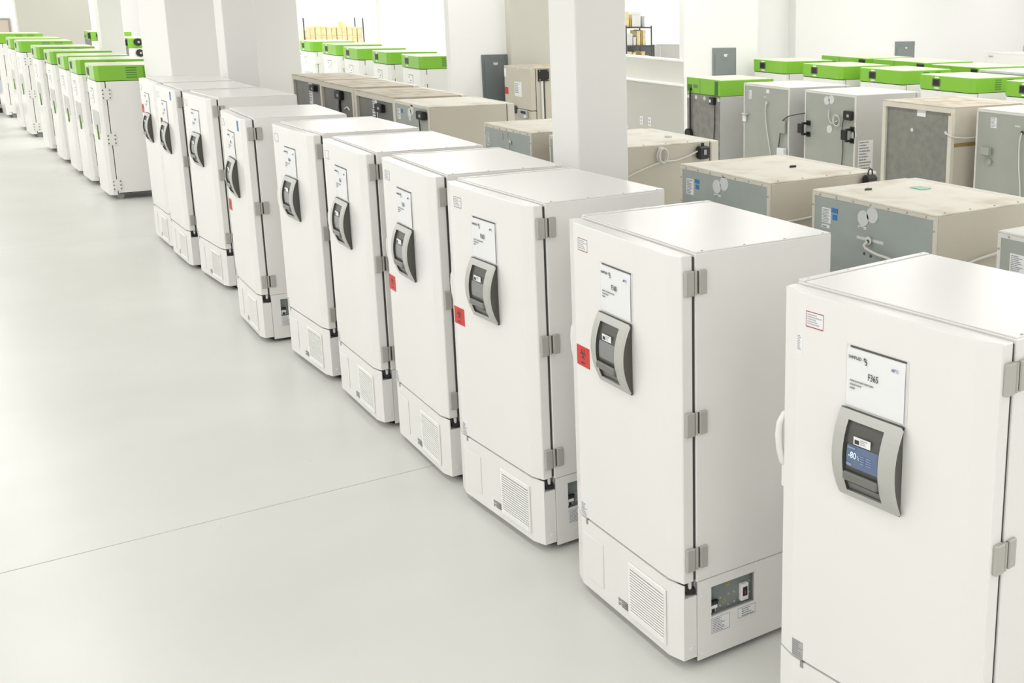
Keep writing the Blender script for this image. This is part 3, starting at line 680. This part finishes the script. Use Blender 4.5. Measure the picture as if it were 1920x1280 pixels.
# g, h, i: thick tan frames with sunken dark backs
t = old_freezer(1.82, 8.26, 1.25, .83, 'tan framed freezer with sunken dark back and two papers, dusty top', OG, style='sunk', panel='darkpanel', top='dirtier')
decal(t, 'paper', .60, .74, 1.78, 1.90, 'paper', 5, x=.028, seed=5); decal(t, 'paper', .60, .76, 1.55, 1.76, 'paper', 6, x=.028, seed=6); alarm(t, .46, 1.80, x=.03, w_=.2, h=.09)
wire(t, 'alarm_wire', [(-.0, .58, 1.78), (.01, .58, 1.6)], .007, 'dkgrey')
t = old_freezer(1.90, 9.8, 1.22, .8, 'tan framed freezer with sunken grey back and black cord, brown dust on top', OG, style='sunk', panel='darkpanel', top='dirtier')
alarm(t, .52, 1.82, x=.03, w_=.2, h=.10); decal(t, 'paper', .62, .72, 1.80, 1.86, 'greymark', x=.028); wire(t, 'alarm_wire', [(.01, .52, 1.78), (.015, .56, 1.65), (.015, .5, 1.5)], .014, 'black')
wire(t, 'tape_tail', [(.02, .4, 1.66), (.02, .3, 1.69), (.02, .2, 1.66)], .012, 'cable')
t = old_freezer(1.95, 11.14, 1.22, .8, 'tan framed freezer farthest back in its row, against the beige wall', OG, style='sunk', panel='darkpanel', top='dirtier')
decal(t, 'paper', .46, .60, 1.60, 1.905, 'paper', 8, x=.028, seed=8); alarm(t, .34, 1.82, x=.03, w_=.2, h=.08)

# third row
TG = 'freezers of the third row'
t = old_freezer(6.55, 7.38, .97, 1.05, 'light grey freezer with white cable hanging from the middle of its back', TG, body='lightgrey', frame='offwhite', panel='steelgrey', top='offwhite')
decal(t, 'rating_label', .80, .86, 1.75, 1.86, 'paper', 6, seed=31); decal(t, 'paper_tag', .42, .48, 1.85, 1.895, 'paper'); decal(t, 'name_label', .47, .54, 1.79, 1.80, 'patch')
disc(t, 'cable_gland', .46, 1.72, .022, 'cable', x=-.01); wire(t, 'white_cable', [(-.015, .46, 1.72), (-.02, .47, 1.6), (-.02, .44, 1.4), (-.02, .36, 1.1), (-.02, .30, .9)], .0075)
wire(t, 'black_wire', [(-.03, -.35, 1.66), (-.02, -.05, 1.60), (-.02, .08, 1.54), (-.02, .14, 1.46), (-.02, .16, 1.3), (-.02, .2, 1.1)], .008, 'dkgrey')
part(t, 'bracket', uq(), lambda b: b.box(-.05, 0, .84, .95, 1.535, 1.555), 'chrome', .003); part(t, 'bracket_tag', uq(), lambda b: b.box(-.02, 0, .90, .97, 1.44, 1.52), 'paper')
part(t, 'latch_plate', uq(), lambda b: b.box(-.03, 0, .05, .16, 1.36, 1.52), 'steelgrey', .004); part(t, 'power_box', uq(), lambda b: b.box(-.06, 0, .03, .18, 1.05, 1.17), 'paper', .008)
t = old_freezer(6.55, 6.12, .95, 1.1, 'light grey freezer with two black pull handles and coiled cable on its back', TG, body='lightgrey', frame='offwhite', panel='steelgrey', top='offwhite')
disc(t, 'white_patch', .53, 1.845, .052); disc(t, 'white_patch', .445, 1.862, .052); disc(t, 'white_patch', .47, 1.50, .05); disc(t, 'white_patch', .02, 1.475, .045)
for yy in (.92, .10):
    hd = part(t, 'pull_handle', uq(), lambda b: (b.box(-.10, -.07, yy-.05, yy+.05, 1.41, 1.53)), 'black', .006)
    part(hd, 'handle_mount', uq(), lambda b: (b.box(-.10, 0, yy-.06, yy-.03, 1.525, 1.55), b.box(-.012, 0, yy-.09, yy-.02, 1.51, 1.57)), 'black')
    part(hd, 'handle_mount', uq(), lambda b: (b.box(-.10, 0, yy-.06, yy-.03, 1.39, 1.415), b.box(-.012, 0, yy-.09, yy-.02, 1.37, 1.43)), 'black')
alarm(t, .10, 1.70, w_=.14, h=.11); wire(t, 'alarm_wire', [(-.02, .18, 1.66), (-.012, .22, 1.55), (-.012, .2, 1.3), (-.012, .22, 1.0)], .006, 'dkgrey')
wire(t, 'white_cable', [(-.012, .465, 1.74), (-.015, .47, 1.65), (-.015, .42, 1.58), (-.015, .30, 1.62)], .007)
for q in range(3):
    wire(t, 'cable_coil', [(-.02-.008*q, .31+.06*math.sin(2*math.pi*j/12), 1.61+.065*math.cos(2*math.pi*j/12)+.008*q) for j in range(13)], .006)
lb = part(t, 'instruction_label', uq(), lambda b: b.box(.06, .30, -.003, 0, 1.0, 1.40), 'paper')
flat(lb, 'print', bars_mesh('instr', greek(.075, 1.385, .21, .36, 11, 44, .035), 'inkgrey'), (0, -.0036, 0), SIDE)
t = old_freezer(6.4, 4.42, 1.08, 1.25, 'tan framed freezer with sunken galvanised metal back and rusty corner', TG, style='sunk', panel='galv', top='dirtier', frame='tanlight')
decal(t, 'paper', .42, .55, 1.81, 1.90, 'paper', x=.028); disc(t, 'round_plug', .62, 1.65, .022, 'patch', x=.026); disc(t, 'cable_gland', .10, 1.67, .02, 'patch', x=.02)
wire(t, 'white_cable', [(.01, .10, 1.67), (-.01, .02, 1.65), (.05, -.02, 1.63), (.3, -.03, 1.61), (.6, -.03, 1.66)], .008)
part(t, 'side_trim', uq(), lambda b: b.box(.05, 1.15, -.004, .0, 1.52, 1.56), 'brown'); part(t, 'rust_spot', uq(), lambda b: b.box(-.002, .0, .02, .07, 1.86, 1.885), 'brown')
t = old_freezer(6.6, 3.15, 1.1, 1.1, 'light grey freezer with latch bracket and hanging cable at the right edge', TG, body='offwhite', frame='offwhite', panel='steelgrey', top='offwhite')
decal(t, 'rating_label', .82, .90, 1.76, 1.87, 'paper', 7, seed=33); decal(t, 'name_label', .50, .57, 1.80, 1.815, 'patch'); disc(t, 'cable_gland', .46, 1.75, .02, 'black', x=-.01)
wire(t, 'white_cable', [(-.015, .46, 1.75), (-.02, .48, 1.65), (-.02, .47, 1.4), (-.02, .44, 1.2), (-.02, .42, 1.0)], .0075); part(t, 'latch_bracket', uq(), lambda b: b.box(-.06, 0, .86, .98, 1.47, 1.55), 'steelgrey', .006)
part(t, 'plug_button', uq(), lambda b: b.cyl((-.02, .88, 1.4), .03, .02, 'x', 12), 'steelgrey')
# white topped and white ones far right
old_freezer(12.0, 7.95, 1.1, 1.2, 'white topped freezer with grey back behind the green tops at right', 'freezers in the far right corner', body='lightgrey', frame='offwhite', panel='steelgrey', top='offwhite')
t = old_freezer(17.3, 12.0, 1.6, 1.2, 'white freezer far back in the right corner by the white wall', 'freezers in the far right corner', body='white', frame='white', panel='white', top='white')
decal(t, 'label', 1.35, 1.5, 1.83, 1.88, 'patch', 1, seed=2)

# ------------------------------------------------------------------ tan freezer seen from the front, mid distance
t = thing('tan_freezer', 'all tan freezer facing left with red sticker, paper sheet and black side plate', 'freezer', (5.38, 12.25, 0))
wt, dt_ = .9, .9
part(t, 'cabinet', uq(), lambda b: b.box(.10, dt_, 0, wt, .09, 1.94), 'tan', .004); part(t, 'top_panel', uq(), lambda b: b.box(.10, dt_, 0, wt, 1.94, 1.95), 'dirtier', .003)
dd = part(t, 'door', uq(), lambda b: b.box(0, .09, 0, wt, 1.30, 1.945), 'tan', .008); part(t, 'gasket', uq(), lambda b: b.box(.09, .10, .01, wt-.01, .2, 1.93), 'gasket')
part(t, 'lower_front', uq(), lambda b: b.box(.0, .09, 0, wt, .09, 1.29), 'tan', .008)
lb = part(dd, 'sheet', uq(), lambda b: b.box(-.003, 0, .30, .54, 1.49, 1.715), 'paper'); flat(lb, 'print', bars_mesh('tfs', greek(-.52, 1.69, .18, .16, 6, 5), 'inkgrey'), (-.0035, 0, 0))
part(dd, 'red_sticker', uq(), lambda b: b.box(-.003, 0, .77, .89, 1.50, 1.61), 'red'); part(dd, 'white_label', uq(), lambda b: b.box(-.003, 0, .82, .89, 1.77, 1.90), 'paper'); part(dd, 'badge', uq(), lambda b: b.box(-.004, 0, .40, .48, 1.905, 1.92), 'chrome')
pn = part(t, 'control_panel', uq(), lambda b: b.box(-.03, 0, .10, .42, 1.17, 1.30), 'greymark', .01); part(pn, 'display', uq(), lambda b: b.box(-.033, -.029, .14, .30, 1.24, 1.28), 'black'); part(pn, 'button_pad', uq(), lambda b: b.box(-.033, -.029, .12, .2, 1.18, 1.22), 'paper')
part(t, 'handle', uq(), lambda b: b.box(-.05, 0, .48, .60, 1.22, 1.34), 'dkgrey', .01)
bpl = part(t, 'side_plate', uq(), lambda b: b.box(.13, .31, -.03, 0, 1.75, 1.925), 'black', .004)
for sx in (.15, .29):
    for sz in (1.77, 1.905): part(bpl, 'screw', 'tsp', lambda b: b.cyl((0, 0, 0), .009, -.003, 'y', 6), 'chrome', loc=(sx, -.03, sz))
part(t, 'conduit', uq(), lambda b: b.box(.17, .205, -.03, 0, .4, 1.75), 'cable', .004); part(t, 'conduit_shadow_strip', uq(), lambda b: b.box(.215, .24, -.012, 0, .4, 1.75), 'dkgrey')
for cx in (.12, .75):
    for cy in (.12, wt-.12): part(t, 'caster', 'ocast', lambda b: b, 'black', loc=(cx, cy, 0))

# ------------------------------------------------------------------ racks with boxes
def rack(x, y, wx, dy, hs, ztop, label, shelf_t=.03):
    t = thing('storage_rack', label, 'rack', (x, y, 0))
    for px in (0, wx):
        for py in (0, dy): part(t, 'post', uq(), lambda b: b.cyl((px, py, 0), .016, ztop, 'z', 8), 'rack')
    for z in hs:
        part(t, 'shelf', uq(), lambda b: (b.box(0, wx, 0, dy, z, z+shelf_t)), 'rack')
    return t
def carton(x, y, z, wx, dy, h, label, m='box', group=None, tilt=0):
    t = thing('carton', label, 'box', (x, y, z), tilt, group)
    k = ('ct', round(wx, 3), round(dy, 3), round(h, 3))
    part(t, 'box_body', k+('b',), lambda b: b.box(0, wx, 0, dy, 0, h*.82), m, .004)
    part(t, 'box_lid', k+('l',), lambda b: b.box(-.004, wx+.004, -.004, dy+.004, h*.8, h), m, .004)
    return t
rack(6.15, 26.0, 1.45, .6, (.3, .9, 1.47), 2.38, 'dark rack of yellow boxes behind the middle green row')
bx = 6.18
hts = [.58, .66, .68, .68, .66, .66, .67, .78, .67, .66, .66]
ordn = ['first', 'second', 'third', 'fourth', 'fifth', 'sixth', 'seventh', 'eighth', 'ninth', 'tenth', 'eleventh']
for i, hh in enumerate(hts):
    ww = .115 if i not in (2,) else .13; n = 3; z = 1.502
    for j in range(n):
        carton(bx, 26.04+.02*(i % 2), z, ww, .3, hh/n-.003, 'yellow carton on the far rack, %s from left, %s of its stack' % (ordn[i], ('bottom', 'middle', 'top')[j]), 'box' if (i+j) % 4 else 'box', 'yellow cartons on the far rack')
        z += hh/n
    bx += ww+.012
rack(10.9, 18.6, .66, .5, (.4, 1.0, 1.55, 1.93, 2.34), 2.40, 'dark rack of white and yellow boxes behind the low partition')
i = 0
for z, row in ((2.372, [(0.02, .14, .34, 'box'), (.17, .06, .2, 'boxdark'), (.26, .36, .34, 'boxwhite'), (.64, .1, .24, 'lightgrey')]),
               (1.962, [(0.12, .16, .26, 'boxwhite'), (.3, .11, .18, 'boxwhite'), (.44, .13, .33, 'box'), (.58, .05, .34, 'boxdark'), (.65, .13, .33, 'box')]),
               (1.582, [(.1, .14, .24, 'box'), (.27, .12, .22, 'box'), (.42, .14, .16, 'box'), (.60, .14, .24, 'box'), (.76, .12, .15, 'box')])):
    for (dx, ww, hh, m) in row:
        nm = {'box': 'yellow', 'boxdark': 'brown', 'boxwhite': 'white', 'lightgrey': 'grey'}[m]
        sh = {2.372: 'top', 1.962: 'middle', 1.582: 'lower'}[z]
        carton(10.9+dx*.7, 18.64, z, ww*.62, .3, hh, '%s carton on the %s shelf of the rack behind the partition, %s from left' % (nm, sh, ordn[row.index((dx, ww, hh, m))]), m, 'cartons on the partition rack'); i += 1
def screen_panel(x0, x1, y0, y1, z1, m, label):
    t = thing('office_screen', label, 'partition', (x0, y0, 0))
    L_ = math.hypot(x1-x0, y1-y0); t.rotation_euler = (0, 0, math.atan2(y1-y0, x1-x0)); k = uq()
    part(t, 'fabric', k, lambda b: b.box(.03, L_-.03, 0, .04, .1, z1-.03), m)
    part(t, 'frame', k+.5, lambda b: (b.box(0, L_, -.005, .045, z1-.03, z1), b.box(0, .03, -.005, .045, 0, z1), b.box(L_-.03, L_, -.005, .045, 0, z1)), 'lightgrey' if m != 'mesh' else 'rack')
screen_panel(11.35, 12.05, 19.3, 19.25, 1.935, 'mesh', 'dark mesh screen behind the low partition')
screen_panel(12.1, 12.45, 19.4, 19.65, 1.935, 'lightgrey', 'pale grey screen panel behind the low partition, left section')
screen_panel(12.47, 13.4, 19.65, 19.2, 1.935, 'halfgrey', 'grey screen panel behind the low partition, right section')
# far left: notice board on the end wall and a cart with supplies
t = thing('notice_board', 'tan board with dark frame on the far end wall at the left edge', 'board', (.05, 36.97, 1.5))
part(t, 'board', uq(), lambda b: b.box(-.8, 1.05, -.02, 0, 0, .55), 'boardtan'); part(t, 'frame', uq(), lambda b: (b.box(-.85, 1.1, -.03, 0, .55, .60), b.box(1.05, 1.1, -.03, 0, 0, .55)), 'recess')
t = thing('supply_cart', 'low dark cart with supplies at the far left edge', 'cart', (-.75, 30.0, 0))
for z in (.12, .46, .80): part(t, 'shelf', uq(), lambda b: b.box(0, .9, 0, .6, z, z+.05), 'greymark', .004)
for px in (.02, .86):
    for py in (.02, .56): part(t, 'post', uq(), lambda b: b.box(px, px+.03, py, py+.03, .08, .86), 'rack')
part(t, 'base_skirt', uq(), lambda b: b.box(0, .9, 0, .6, .03, .11), 'black')
carton(-.35, 30.1, .862, .42, .35, .5, 'yellow carton standing on the far left cart', 'box')
carton(-.24, 30.12, .512, .34, .3, .26, 'blue carton on the middle shelf of the far left cart', 'blue')
